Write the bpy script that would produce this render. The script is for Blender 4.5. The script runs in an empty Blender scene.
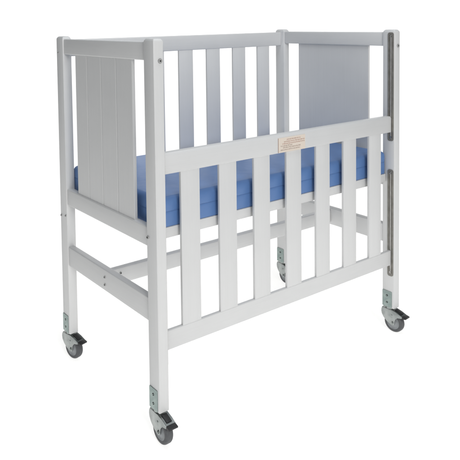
import bpy, bmesh, math, random
from mathutils import Vector, Matrix
random.seed(7)
sc = bpy.context.scene
C = sc.collection
G = 0.087                      # floor to underside of posts (caster height)
L, W = 1.0554, 0.569           # outer length and depth of the cot
PX, PY = 0.0319, 0.0465        # post section
PI = math.pi

# ------------------------------------------------------------------ materials
def mat(name, col, rough=.5, metal=0., coat=0., spec=.5):
    m = bpy.data.materials.new(name); m.use_nodes = True
    b = m.node_tree.nodes['Principled BSDF']
    b.inputs['Base Color'].default_value = (*col, 1)
    b.inputs['Roughness'].default_value = rough
    b.inputs['Metallic'].default_value = metal
    b.inputs['Coat Weight'].default_value = coat
    b.inputs['Specular IOR Level'].default_value = spec
    return m, m.node_tree, b

def paint(name, axis, col=(.68, .68, .675)):
    """satin white paint over timber: faint grain along one axis, mottled gloss"""
    m, t, b = mat(name, col, .42)
    n, l = t.nodes, t.links
    tc = n.new('ShaderNodeTexCoord'); mp = n.new('ShaderNodeMapping')
    s = [90, 90, 90]; s[axis] = 2.2
    mp.inputs['Scale'].default_value = s
    l.new(tc.outputs['Object'], mp.inputs['Vector'])
    gr = n.new('ShaderNodeTexNoise'); gr.inputs['Scale'].default_value = 2.4; gr.inputs['Detail'].default_value = 5
    gr.inputs['Roughness'].default_value = .6; gr.inputs['Distortion'].default_value = .4
    l.new(mp.outputs['Vector'], gr.inputs['Vector'])
    pe = n.new('ShaderNodeTexNoise'); pe.inputs['Scale'].default_value = 420; pe.inputs['Detail'].default_value = 2
    l.new(tc.outputs['Object'], pe.inputs['Vector'])
    b1 = n.new('ShaderNodeBump'); b1.inputs['Strength'].default_value = .10; b1.inputs['Distance'].default_value = .002
    b2 = n.new('ShaderNodeBump'); b2.inputs['Strength'].default_value = .05; b2.inputs['Distance'].default_value = .0006
    l.new(gr.outputs['Fac'], b1.inputs['Height']); l.new(pe.outputs['Fac'], b2.inputs['Height'])
    l.new(b1.outputs['Normal'], b2.inputs['Normal']); l.new(b2.outputs['Normal'], b.inputs['Normal'])
    big = n.new('ShaderNodeTexNoise'); big.inputs['Scale'].default_value = 9; big.inputs['Detail'].default_value = 4
    l.new(tc.outputs['Object'], big.inputs['Vector'])
    add = n.new('ShaderNodeMath'); add.operation = 'ADD'
    l.new(gr.outputs['Fac'], add.inputs[0]); l.new(big.outputs['Fac'], add.inputs[1])
    r = n.new('ShaderNodeMapRange'); r.inputs['From Min'].default_value = .6; r.inputs['From Max'].default_value = 1.4
    r.inputs['To Min'].default_value = .965; r.inputs['To Max'].default_value = 1.03
    l.new(add.outputs[0], r.inputs['Value'])
    mx = n.new('ShaderNodeVectorMath'); mx.operation = 'SCALE'; mx.inputs[0].default_value = col
    l.new(r.outputs[0], mx.inputs['Scale']); l.new(mx.outputs[0], b.inputs['Base Color'])
    rr = n.new('ShaderNodeMapRange'); rr.inputs['To Min'].default_value = .36; rr.inputs['To Max'].default_value = .5
    l.new(big.outputs['Fac'], rr.inputs['Value']); l.new(rr.outputs[0], b.inputs['Roughness'])
    return m

MX = paint('white paint grain along length', 0)
MY = paint('white paint grain along depth', 1)
MZ = paint('white paint upright grain', 2)

def metal_noise(name, a, bcol, rough, scale=60, metal=1.):
    m, t, b = mat(name, a, rough, metal)
    n, l = t.nodes, t.links
    tc = n.new('ShaderNodeTexCoord'); no = n.new('ShaderNodeTexNoise')
    no.inputs['Scale'].default_value = scale; no.inputs['Detail'].default_value = 5
    l.new(tc.outputs['Object'], no.inputs['Vector'])
    cr = n.new('ShaderNodeValToRGB'); cr.color_ramp.elements[0].position = .35; cr.color_ramp.elements[1].position = .65
    cr.color_ramp.elements[0].color = (*a, 1); cr.color_ramp.elements[1].color = (*bcol, 1)
    l.new(no.outputs['Fac'], cr.inputs['Fac']); l.new(cr.outputs['Color'], b.inputs['Base Color'])
    bp = n.new('ShaderNodeBump'); bp.inputs['Strength'].default_value = .12; bp.inputs['Distance'].default_value = .0008
    l.new(no.outputs['Fac'], bp.inputs['Height']); l.new(bp.outputs['Normal'], b.inputs['Normal'])
    return m

ZINC = metal_noise('zinc plated steel', (.27, .33, .315), (.35, .41, .39), .45)
CAST = metal_noise('caster pressed steel', (.27, .29, .285), (.40, .42, .41), .34, 40)
STEEL = metal_noise('bright steel rod', (.40, .39, .37), (.50, .49, .47), .4)
SCREW = metal_noise('screw steel', (.33, .33, .325), (.42, .42, .41), .4, 60, .1)
BRONZE = metal_noise('dark slide channel', (.20, .19, .17), (.26, .25, .225), .5, 50, .3)
DARK = mat('dark recess', (.02, .02, .02), .8)[0]
BLACK = metal_noise('black brake plastic', (.012, .012, .013), (.02, .02, .02), .45, 80, 0.)
TYRE = metal_noise('grey rubber', (.075, .078, .082), (.10, .103, .108), .6, 70, 0.)
HUB = metal_noise('grey wheel disc', (.25, .265, .275), (.32, .335, .345), .5, 50, 0.)

def vinyl():
    m, t, b = mat('blue mattress vinyl', (.085, .185, .52), .40)
    n, l = t.nodes, t.links
    tc = n.new('ShaderNodeTexCoord')
    f = n.new('ShaderNodeTexNoise'); f.inputs['Scale'].default_value = 9; f.inputs['Detail'].default_value = 3
    w = n.new('ShaderNodeTexNoise'); w.inputs['Scale'].default_value = 650; w.inputs['Detail'].default_value = 2
    l.new(tc.outputs['Object'], f.inputs['Vector']); l.new(tc.outputs['Object'], w.inputs['Vector'])
    a = n.new('ShaderNodeBump'); a.inputs['Strength'].default_value = .35; a.inputs['Distance'].default_value = .01
    c = n.new('ShaderNodeBump'); c.inputs['Strength'].default_value = .12; c.inputs['Distance'].default_value = .0005
    l.new(f.outputs['Fac'], a.inputs['Height']); l.new(w.outputs['Fac'], c.inputs['Height'])
    l.new(a.outputs['Normal'], c.inputs['Normal']); l.new(c.outputs['Normal'], b.inputs['Normal'])
    cr = n.new('ShaderNodeValToRGB')
    cr.color_ramp.elements[0].color = (.100, .200, .43, 1); cr.color_ramp.elements[1].color = (.116, .230, .49, 1)
    l.new(f.outputs['Fac'], cr.inputs['Fac']); l.new(cr.outputs['Color'], b.inputs['Base Color'])
    return m
VINYL = vinyl()
PIPE = mat('dark blue seam', (.085, .175, .38), .5)[0]
TAN = mat('printed tan plate', (.74, .65, .56), .5)[0]
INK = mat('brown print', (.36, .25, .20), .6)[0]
INKR = mat('red brown print', (.46, .19, .13), .6)[0]

# ------------------------------------------------------------------ mesh helpers
def box(bm, x0, x1, y0, y1, z0, z1, bev=.0022, seg=2):
    ms = bmesh.ops.create_cube(bm, size=1)
    vs = ms['verts']
    bmesh.ops.scale(bm, vec=(x1-x0, y1-y0, z1-z0), verts=vs)
    bmesh.ops.translate(bm, vec=((x0+x1)/2, (y0+y1)/2, (z0+z1)/2), verts=vs)
    if bev:
        es = list({e for v in vs for e in v.link_edges})
        bmesh.ops.bevel(bm, geom=es, offset=bev, segments=seg, affect='EDGES', profile=.5)

def prism(bm, pts, axis, a, b, bev=0.):
    """polygon extruded along an axis; pts are the two other coordinates in x,y,z order"""
    def P(p, h):
        c = list(p); c.insert(axis, h); return c
    lo = [bm.verts.new(P(p, a)) for p in pts]; hi = [bm.verts.new(P(p, b)) for p in pts]
    fs = [bm.faces.new(lo), bm.faces.new(hi)]
    n = len(pts)
    for i in range(n):
        fs.append(bm.faces.new((lo[i], lo[(i+1) % n], hi[(i+1) % n], hi[i])))
    bmesh.ops.recalc_face_normals(bm, faces=fs)
    if bev:
        es = list({e for f in fs[:2] for e in f.edges})
        bmesh.ops.bevel(bm, geom=es, offset=bev, segments=2, affect='EDGES', profile=.5)

def cyl(bm, c, axis, r, h, seg=24, r2=None):
    rot = {0: Matrix.Rotation(PI/2, 4, 'Y'), 1: Matrix.Rotation(PI/2, 4, 'X'), 2: Matrix.Identity(4)}[axis]
    return bmesh.ops.create_cone(bm, cap_ends=True, segments=seg, radius1=r, radius2=r if r2 is None else r2,
                          depth=h, matrix=Matrix.Translation(c) @ rot)['verts']

def rrect(x0, x1, y0, y1, r, k=5):
    out = []
    for cx, cy, a in ((x1-r, y1-r, 0), (x0+r, y1-r, 90), (x0+r, y0+r, 180), (x1-r, y0+r, 270)):
        for i in range(k+1):
            t = math.radians(a + 90*i/k); out.append((cx+r*math.cos(t), cy+r*math.sin(t)))
    return out

WORLD = {}
def link(name, me, parent, loc):
    o = bpy.data.objects.new(name, me); C.objects.link(o)
    loc = Vector(loc)
    if parent is not None:
        o.parent = parent; o.location = loc - WORLD[parent.name]
    else: o.location = loc
    WORLD[o.name] = loc
    return o

def part(name, bm, mats, parent, loc, smooth=True):
    """bm is in world coordinates (posts' underside at z = 0); loc is the part's origin"""
    loc = Vector(loc)
    bmesh.ops.translate(bm, vec=-loc, verts=bm.verts)
    me = bpy.data.meshes.new(name); bm.to_mesh(me); bm.free()
    for m in (mats if isinstance(mats, (list, tuple)) else [mats]): me.materials.append(m)
    if smooth:
        for p in me.polygons: p.use_smooth = True
        me.set_sharp_from_angle(angle=math.radians(35))
    return link(name, me, parent, loc + Vector((0, 0, G)))

def again(src, parent, loc):
    o = src.copy(); C.objects.link(o); o.parent = parent
    loc = Vector(loc) + Vector((0, 0, G)); o.location = loc - WORLD[parent.name]
    WORLD[o.name] = loc
    return o

# ------------------------------------------------------------------ the cot
cot = bpy.data.objects.new('baby_cot', None); C.objects.link(cot)
cot.location = (L/2, W/2, 0); WORLD[cot.name] = Vector((L/2, W/2, 0))
cot['label'] = 'white painted timber baby cot with slatted drop side, standing on four braked casters'
cot['category'] = 'cot'

def post(x0, y0):
    bm = bmesh.new()
    ms = bmesh.ops.create_cube(bm, size=1)['verts']
    bmesh.ops.scale(bm, vec=(PX, PY, 1), verts=ms)
    bmesh.ops.translate(bm, vec=(x0+PX/2, y0+PY/2, .5), verts=ms)
    top = [e for e in bm.edges if all(v.co.z > .9 for v in e.verts)]
    bmesh.ops.bevel(bm, geom=top, offset=.0100, segments=6, affect='EDGES', profile=.5)
    ed = [e for e in bm.edges if len(e.link_faces) == 2 and e.calc_face_angle(0) > 1.0]
    bmesh.ops.bevel(bm, geom=ed, offset=.0022, segments=2, affect='EDGES', profile=.5)
    return part('corner_post', bm, MZ, cot, (x0+PX/2, y0+PY/2, .0))

def bolt(parent, x, y, z, axis, s, r=.0043, dark=True):
    """button head with a socket; s = outward sign along the axis"""
    bm = bmesh.new()
    c = Vector((x, y, z)); n = Vector((0, 0, 0)); n[axis] = s
    cyl(bm, c + n*.0006, axis, r, .0012, 20)
    v = cyl(bm, c + n*.0018, axis, r*.93, .0012, 20)
    cyl(bm, c + n*.0026, axis, r*(.36 if r > .005 else .55), .0005, 6)
    for f in bm.faces:
        if f.calc_center_median().__sub__(c)[axis]*s > .00236 and all((v.co-c).length < r*.36+.0032 and (Vector([q if k != axis else 0 for k, q in enumerate(v.co-c)])).length < r*.6 for v in f.verts): f.material_index = 1
    return part('bolt', bm, [SCREW, DARK], parent, (x, y, z))

def slide_channel(parent, x, s, z0, z1, h=.0024):
    """dark channel on a post's inner face; s = side it faces (+1 / -1)"""
    y0, y1 = .0022, .0250
    bm = bmesh.new()
    out = rrect(y0, y1, z0, z1, .0075); inn = rrect(y0+.0066, y1-.0066, z0+.008, z1-.008, .0045)
    a, b = x, x + s*h
    V = lambda pts, h: [bm.verts.new((h, p[0], p[1])) for p in pts]
    o0, o1, i1, i0 = V(out, a), V(out, b), V(inn, b), V(inn, a + s*.0005)
    n = len(out)
    for i in range(n):
        j = (i+1) % n
        bm.faces.new((o0[i], o0[j], o1[j], o1[i])); bm.faces.new((o1[i], o1[j], i1[j], i1[i])); bm.faces.new((i1[i], i1[j], i0[j], i0[i]))
    bm.faces.new(i0)
    bmesh.ops.recalc_face_normals(bm, faces=bm.faces)
    ch = part('slide_channel', bm, BRONZE, parent, (x, (y0+y1)/2, z0))
    bm = bmesh.new()
    cyl(bm, (x + s*(h-.0022), (y0+y1)/2, (z0+z1)/2), 2, .0030, z1-z0-.018, 14)
    for z in (z0+.014, z1-.014):
        cyl(bm, (x + s*(h+.0004), (y0+y1)/2, z), 0, .0036, .0010, 14)
    part('slide_rod', bm, STEEL, parent, (x, (y0+y1)/2, z0))

def caster(cx, cy, ang, px0):
    """braked swivel caster under a post centred at cx, cy; rolls towards -Y turned by ang"""
    # housing: two pressed cheeks joined by a hood
    cheek = [(.024, -.006), (.0272, -.012), (.0280, -.020), (.0262, -.030), (.0195, -.0410), (.006, -.0530), (-.0040, -.0585), (-.0100, -.0608), (-.0160, -.0612),
             (-.0205, -.0592), (-.0228, -.0550), (-.0232, -.0480), (-.0250, -.0400), (-.0285, -.0345), (-.034, -.0290), (-.0500, -.0255), (-.0520, -.0190), (-.034, -.0115), (-.014, -.0060)]
    bm = bmesh.new()
    for s in (-1, 1):
        prism(bm, cheek, 0, s*.0135, s*.0160, .0006)
    hood = [(.026, -.006), (.0285, -.016), (.0275, -.030), (.0245, -.030), (.0255, -.016), (.023, -.0085), (-.013, -.0088), (-.034, -.0145), (-.049, -.0205), (-.0520, -.0190), (-.034, -.0113), (-.014, -.0058)]
    prism(bm, hood, 0, -.0134, .0134, 0)
    cyl(bm, (0, .002, -.0035), 2, .0150, .0062, 28)           # swivel race
    cyl(bm, (0, .004, -.0005), 2, .0110, .0030, 28)
    cyl(bm, (0, -.0150, -.0525), 0, .0042, .0375, 16)          # axle ends
    cyl(bm, (0, -.0150, -.0525), 0, .0024, .0395, 6)
    for s in (-1, 1): cyl(bm, (s*.0163, -.0120, -.0250), 0, .0024, .0022, 12)
    M = Matrix.Translation((cx, cy, 0)) @ Matrix.Rotation(ang, 4, 'Z')
    def put(b): bmesh.ops.transform(b, matrix=M, verts=b.verts); return b
    ca = part('caster', put(bm), CAST, cot, (cx, cy, 0))
    # tyre by revolving a profile about the axle
    def lathe(prof, seg=72):
        b = bmesh.new(); rings = []
        for i in range(seg):
            t = 2*PI*i/seg
            rings.append([b.verts.new((x, -.0150 + r*math.cos(t), -.0525 + r*math.sin(t))) for x, r in prof])
        m = len(prof)
        for i in range(seg):
            p, q = rings[i], rings[(i+1) % seg]
            for j in range(m):
                k = (j+1) % m
                b.faces.new((p[j], p[k], q[k], q[j]))
        bmesh.ops.recalc_face_normals(b, faces=b.faces)
        return b
    R = .0345
    part('tyre', put(lathe([(-.0118, .0235)] + [(-.0120+.0075*(1-math.cos(t*PI/12)), R-.0065+.0065*math.sin(t*PI/12)) for t in range(7)] + [(.0120-.0075*(1-math.cos(t*PI/12)), R-.0065+.0065*math.sin(t*PI/12)) for t in range(6, -1, -1)] + [(.0118, .0235)])), TYRE, ca, (cx, cy, 0))
    part('wheel_disc', put(lathe([(-.0108, .004), (-.0108, .009), (-.0096, .011), (-.0096, .019), (-.0112, .0215), (-.0112, .0245), (.0112, .0245), (.0112, .0215), (.0096, .019), (.0096, .011), (.0108, .009), (.0108, .004)])), HUB, ca, (cx, cy, 0))
    # brake pedal: pad on the hood and a wide toe lip
    bm = bmesh.new()
    prism(bm, [(-.020, -.0080), (-.0445, -.0165), (-.0455, -.0135), (-.021, -.0045)], 0, -.0085, .0085, .0006)
    prism(bm, [(-.0485, -.0245), (-.0480, -.0180), (-.0560, -.0188), (-.0640, -.0210), (-.0645, -.0245), (-.0570, -.0265)], 0, -.0150, .0150, .0012)
    part('brake_pedal', put(bm), BLACK, ca, (cx, cy, 0))
    return ca

def mounting_plate(parent, x, y0):
    bm = bmesh.new()
    prism(bm, rrect(y0+.0075, y0+PY-.0012, .0015, .0600, .0025, 3), 0, x-.0016, x, 0)
    for z in (.0180, .0430):
        cyl(bm, (x-.0019, y0+.0265, z), 0, .0036, .0010, 16)
    k0 = len(bm.faces)
    for z in (.0180, .0430):
        cyl(bm, (x-.0026, y0+.0265, z), 0, .0017, .0006, 6)
    bm.faces.ensure_lookup_table()
    for f in bm.faces[k0:]: f.material_index = 1
    part('mounting_plate', bm, [ZINC, DARK], parent, (x, y0+PY/2, .03))

corners = [(0, 0, 0.), (L-PX, 0, math.radians(5)), (0, W-PY, math.radians(14)), (L-PX, W-PY, math.radians(-6))]
posts = []
for x0, y0, a in corners:
    p = post(x0, y0); posts.append(p)
    mounting_plate(p, x0, y0)
    caster(x0+PX/2, y0+PY/2, a, x0)
p1, p3, p2, p4 = posts
bolt(p1, .0205, 0, .941, 1, -1, .0068); bolt(p3, L-.0115, 0, .943, 1, -1, .0066)
bolt(p1, 0, .0405, .468, 0, -1, .0046)
bolt(p2, 0, W-.0075, .398, 0, -1, .0038); bolt(p2, 0, W-.0400, .404, 0, -1, .0038); bolt(p2, 0, W-.0155, .9465, 0, -1, .0024)
for z0, z1 in ((.606, .990), (.118, .5035)):
    slide_channel(p3, L-PX, -1, z0, z1); slide_channel(p1, PX, 1, z0, z1, .0007)

def rail(name, x0, x1, y0, y1, z0, z1, m, parent=None, bev=.0034):
    bm = bmesh.new(); box(bm, x0, x1, y0, y1, z0, z1, bev, 3)
    return part(name, bm, m, parent or cot, ((x0+x1)/2, (y0+y1)/2, (z0+z1)/2))

# ends: top rail, middle rail, low rail, planked panel
def end(side):
    X = (lambda x: x) if side < 0 else (lambda x: L-x)
    xs = lambda a, b: (min(X(a), X(b)), max(X(a), X(b)))
    y0, y1 = PY-.0006, W-PY+.0006
    rail('end_top_rail', *xs(.0040, .0270), y0, y1, .9414, .9908, MY)
    rail('end_middle_rail', *xs(.0035, .0265), y0, y1, .4405, .4938, MY)
    low = rail('end_low_rail', *xs(.0035, .0260 if side < 0 else .0300), y0, y1, .2344, .3000, MY)
    # panel of four boards: vee-jointed outside, smooth inside
    bm = bmesh.new()
    e = [.1176, .2025, .2890, .3750, .4530]
    prof = [(X(.0130), e[0])]
    c = .0042
    prof = [(X(.0180), e[0]), (X(.0095), e[0]), (X(.0085), e[0]+.0015)]
    for g in e[1:-1]:
        prof += [(X(.0085), g-.0014), (X(.0122), g-.0004), (X(.0122), g), (X(.0085), g+c)]
    prof += [(X(.0085), e[-1]-.0015), (X(.0095), e[-1]), (X(.0180), e[-1])]
    prism(bm, prof, 2, .4900, .9450)
    part('end_panel', bm, MZ, cot, (X(.015), W/2, .70), smooth=False)
    if side < 0:
        for z in (.277, .2535): bolt(low, .0035, .283, z, 0, -1, .0040)
    return low
end(-1); end(1)
st = rail('stretcher', .0262, L-.0302, .2800, .3010, .2440, .2935, MX)
bolt(st, .0570, .2800, .2780, 1, -1, .0040)

# slatted back, fixed
yb0, yb1 = W-.0320, W-.0100
back = rail('back_top_rail', PX-.0004, L-PX+.0004, yb0, yb1, .9325, .9885, MX)
rail('back_bottom_rail', PX-.0004, L-PX+.0004, yb0, yb1, .4300, .4750, MX)
bm = bmesh.new(); box(bm, -.0330, .0330, -.0045, .0045, .4735, .9345, .0012)
bx = [.085 + .134*i + .033 for i in range(7)]
bmesh.ops.translate(bm, vec=(bx[0], W-.0262, 0), verts=bm.verts)
s0 = part('back_slat', bm, MZ, cot, (bx[0], W-.0262, .4735))
for x in bx[1:]: again(s0, cot, (x, W-.0262, .4735))

# slatted drop side in the slide channels, lowered
gx0, gx1, gy0, gy1 = PX+.0032, L-PX-.0032, .0097, .0300
bm = bmesh.new()
prism(bm, [(gy0+.0012, .6376), (gy0, .6388), (gy0, .6870), (gy0+.0008, .6880), (gy0+.0042, .6928), (gy0+.0056, .6938), (gy0+.0230, .6938), (gy0+.0245, .6920), (gy0+.0245, .6400), (gy0+.0230, .6376)], 0, gx0, gx1, .0008)
prism(bm, [(gy0+.0012, .1592), (gy0, .1604), (gy0, .2105), (gy0+.0006, .2112), (gy0+.0016, .2122), (gy0+.0098, .2122), (gy0+.0104, .2116), (gy0+.0104, .1592)], 0, gx0, gx1, .0008)
drop = part('drop_side', bm, MX, cot, ((gx0+gx1)/2, gy0, .1592))
sx = [(.0875, .1555), (.2235, .2910), (.3570, .4250), (.4930, .5608), (.6263, .6960), (.7605, .8295), (.8936, .9660)]
bm = bmesh.new(); box(bm, -.0324, .0324, -.0043, .0043, .2100, .6390, .0010)
bmesh.ops.translate(bm, vec=(sum(sx[0])/2+.0012, .0148, 0), verts=bm.verts)
s0 = part('slat', bm, MZ, drop, (sum(sx[0])/2+.0012, .0148, .2155))
for a, b in sx[1:]: again(s0, drop, ((a+b)/2+.0012, .0148, .2155))

# printed plate on the drop side's top rail
bm = bmesh.new()
lx0, lx1, lz0, lz1 = .4590, .5765, .6385, .6835
box(bm, lx0, lx1, gy0-.0022, gy0+.0002, lz0, lz1, .0002, 1); bm.normal_update()
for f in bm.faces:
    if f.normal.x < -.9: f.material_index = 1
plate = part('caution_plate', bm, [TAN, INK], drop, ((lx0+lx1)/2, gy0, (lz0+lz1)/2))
bm = bmesh.new()
lines = [(.30, .78, .86, 1), (.20, .92, .72, 1), (.14, .94, .585, 1), (.08, .50, .45, 0), (.16, .78, .32, 0), (.08, .80, .18, 0)]
for a, b, h, red in lines:
    x = lx0 + (lx1-lx0)*a; xe = lx0 + (lx1-lx0)*b; z = lz0 + (lz1-lz0)*h - .0021
    while x < xe:
        for _ in range(random.randint(2, 7)):      # worn, unreadable letters: a stem and a bowl each
            w = random.uniform(.0007, .0012); hh = random.uniform(.0026, .0040)
            parts_ = [(x, x+.0005, z, z+hh), (x, x+w, z+hh*random.choice((0, .45, .85)), None)]
            for q in parts_:
                z1 = q[3] if q[3] else q[2]+.0006
                vs = [bm.verts.new(c_) for c_ in ((q[0], gy0-.0024, q[2]), (q[1], gy0-.0024, q[2]), (q[1], gy0-.0024, z1), (q[0], gy0-.0024, z1))]
                f = bm.faces.new(vs); f.material_index = red
            x += w + .00055
        x += .0014
part('print', bm, [INK, INKR], drop, ((lx0+lx1)/2, gy0, (lz0+lz1)/2), smooth=False)

# bed base: side bearers and slatted deck
rail('base_bearer', PX+.0030, L-PX-.0030, .0320, .0520, .4560, .4850, MX, bev=.0018)
rail('base_bearer', PX+.0030, L-PX-.0030, W-.0540, W-.0340, .4560, .4850, MX, bev=.0018)
bm = bmesh.new(); box(bm, -.0300, .0300, .0530, W-.0550, .4690, .4850, .0015)
bmesh.ops.translate(bm, vec=(.090, 0, 0), verts=bm.verts)
d0 = part('deck_slat', bm, MY, cot, (.090, W/2, .4690))
for i in range(1, 10): again(d0, cot, (.090 + i*.0972, W/2, .4690))

# ------------------------------------------------------------------ mattress
def mattress():
    x0, x1, y0, y1, z0, z1, zs = PX+.0026, L-PX-.0026, .0345, W-.0325, .4858, .5665, .5270
    loc = Vector(((x0+x1)/2, (y0+y1)/2, z0))
    def layer(bm, za, zb, top):
        # rounded slab with softly crowned top and bulging sides
        r = .007; K = 6; rings = []
        prof = []
        n = 8
        for i in range(n+1):
            t = i/n
            bulge = .0022*math.sin(PI*t)
            prof.append((za + (zb-za)*t, bulge))
        def ring(z, off):
            return [bm.verts.new((p[0], p[1], z)) for p in rrect(x0-off, x1+off, y0-off, y1+off, max(r+off*.4, .0006), K)]
        e = .0007
        seq = [(za, -e), (za+e*.35, -e*.35), (za+e, 0)]
        for i in range(1, 6): t = i/6; seq.append((za+e+(zb-za-2*e)*t, .0006*math.sin(PI*t)))
        if top:
            e2 = .015; seq = [q for q in seq if q[0] < zb-e2-.001]
            seq += [(zb-e2+e2*math.sin(a*PI/16), -e2+e2*math.cos(a*PI/16)) for a in range(9)]
        else: seq += [(zb-e, 0), (zb-e*.35, -e*.35), (zb, -e)]
        seq.sort(key=lambda s: s[0])
        rings = [ring(z, o) for z, o in seq]
        m = len(rings[0])
        for a, b in zip(rings, rings[1:]):
            for i in range(m): bm.faces.new((a[i], a[(i+1) % m], b[(i+1) % m], b[i]))
        bm.faces.new(rings[0][::-1])
        bm.faces.new(rings[-1])
    bm = bmesh.new(); layer(bm, z0, zs, False); layer(bm, zs, z1, True)
    bmesh.ops.recalc_face_normals(bm, faces=bm.faces)
    m = part('mattress', bm, VINYL, None, loc)
    m['label'] = 'royal blue vinyl mattress lying inside the white cot behind its slats'
    m['category'] = 'mattress'
    bm = bmesh.new()
    pts = rrect(x0+.0004, x1-.0004, y0+.0004, y1-.0004, .0068, 6); n = len(pts); rs = []
    for i, p in enumerate(pts):
        a, b = Vector(pts[i-1]), Vector(pts[(i+1) % n]); d = (b-a).normalized(); nn = Vector((d.y, -d.x))
        rs.append([bm.verts.new((p[0]+nn.x*.0010*math.cos(t), p[1]+nn.y*.0010*math.cos(t), zs+.0008*math.sin(t))) for t in [k*PI/4 for k in range(8)]])
    for i in range(n):
        a, b = rs[i], rs[(i+1) % n]
        for k in range(8): bm.faces.new((a[k], a[(k+1) % 8], b[(k+1) % 8], b[k]))
    bmesh.ops.recalc_face_normals(bm, faces=bm.faces)
    part('seam_piping', bm, PIPE, m, loc)
mattress()

# ------------------------------------------------------------------ seamless white sweep with added glow to burn out its shadows
YAW = math.radians(-33.998)
def sweep():
    bm = bmesh.new()
    prof = [(-2.6, 0), (-1, 0), (1.0, 0), (2.4, 0)]
    for i in range(1, 13):
        t = math.radians(90*i/12); prof.append((2.4+.8*math.sin(t), .8-.8*math.cos(t)))
    prof += [(3.2, 2.6)]
    rows = [[bm.verts.new((x, y, z)) for x in (-3.6, -1.2, 1.2, 3.6)] for y, z in prof]
    for a, b in zip(rows, rows[1:]):
        for i in range(3): bm.faces.new((a[i], a[i+1], b[i+1], b[i]))
    bmesh.ops.recalc_face_normals(bm, faces=bm.faces)
    me = bpy.data.meshes.new('backdrop'); bm.to_mesh(me); bm.free()
    for p in me.polygons: p.use_smooth = True
    o = bpy.data.objects.new('floor', me); C.objects.link(o)
    o.location = (.75, .45, 0); o.rotation_euler = (0, 0, YAW)
    o['kind'] = 'structure'
    m = bpy.data.materials.new('white sweep with added glow'); m.use_nodes = True
    b = m.node_tree.nodes['Principled BSDF']
    b.inputs['Base Color'].default_value = (.8, .8, .8, 1); b.inputs['Roughness'].default_value = .9
    b.inputs['Specular IOR Level'].default_value = .0
    b.inputs['Emission Color'].default_value = (1, .99, .965, 1); b.inputs['Emission Strength'].default_value = FLOOR_E  # glow added to keep the sweep pure white; no lamps behind it
    me.materials.append(m)
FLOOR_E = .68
sweep()

# ------------------------------------------------------------------ light
def area(name, loc, target, size, power, col, sy=None):
    d = bpy.data.lights.new(name, 'AREA'); d.shape = 'RECTANGLE'; d.size = size; d.size_y = sy or size
    d.energy = power; d.color = col
    o = bpy.data.objects.new(name, d); C.objects.link(o); o.location = loc
    o.rotation_euler = (Vector(target) - Vector(loc)).to_track_quat('-Z', 'Y').to_euler()
area('key_softbox', (-.75, -3.4, 2.15), (.5, .2, .5), 1.6, 70, (1., .992, .985), 1.4)
area('overhead_softbox', (.45, -.1, 2.7), (.5, .25, .5), 1.5, 20, (.93, .965, 1.0), 1.1)
w = bpy.data.worlds.new('World'); sc.world = w; w.use_nodes = True
bg = w.node_tree.nodes['Background']
bg.inputs[0].default_value = (.90, .95, 1, 1); bg.inputs[1].default_value = .19

# ------------------------------------------------------------------ camera
cam = bpy.data.cameras.new('camera'); co = bpy.data.objects.new('camera', cam); C.objects.link(co)
a, b, r = YAW, math.radians(-3.00738), math.radians(-1.03263)
fw = Vector((-math.sin(a)*math.cos(b), math.cos(a)*math.cos(b), math.sin(b)))
rt = Vector((math.cos(a), math.sin(a), 0)); up = rt.cross(fw)
R_, U_ = rt*math.cos(r) + up*math.sin(r), up*math.cos(r) - rt*math.sin(r)
M = Matrix((( R_.x, U_.x, -fw.x, -.91003), (R_.y, U_.y, -fw.y, -1.32242), (R_.z, U_.z, -fw.z, 1.04508+G), (0, 0, 0, 1)))
co.matrix_world = M
cam.sensor_width = 36; cam.lens = 623.687/460*36
cam.shift_x = 82.525/460; cam.shift_y = -176.127/460
cam.clip_start = .05; cam.clip_end = 100
sc.camera = co
vs = sc.view_settings
vs.view_transform = 'Standard'; vs.look = 'None'; vs.exposure = 0; vs.gamma = 1
sc.render.resolution_x = 1024; sc.render.resolution_y = 1024
sc.render.engine = 'CYCLES'
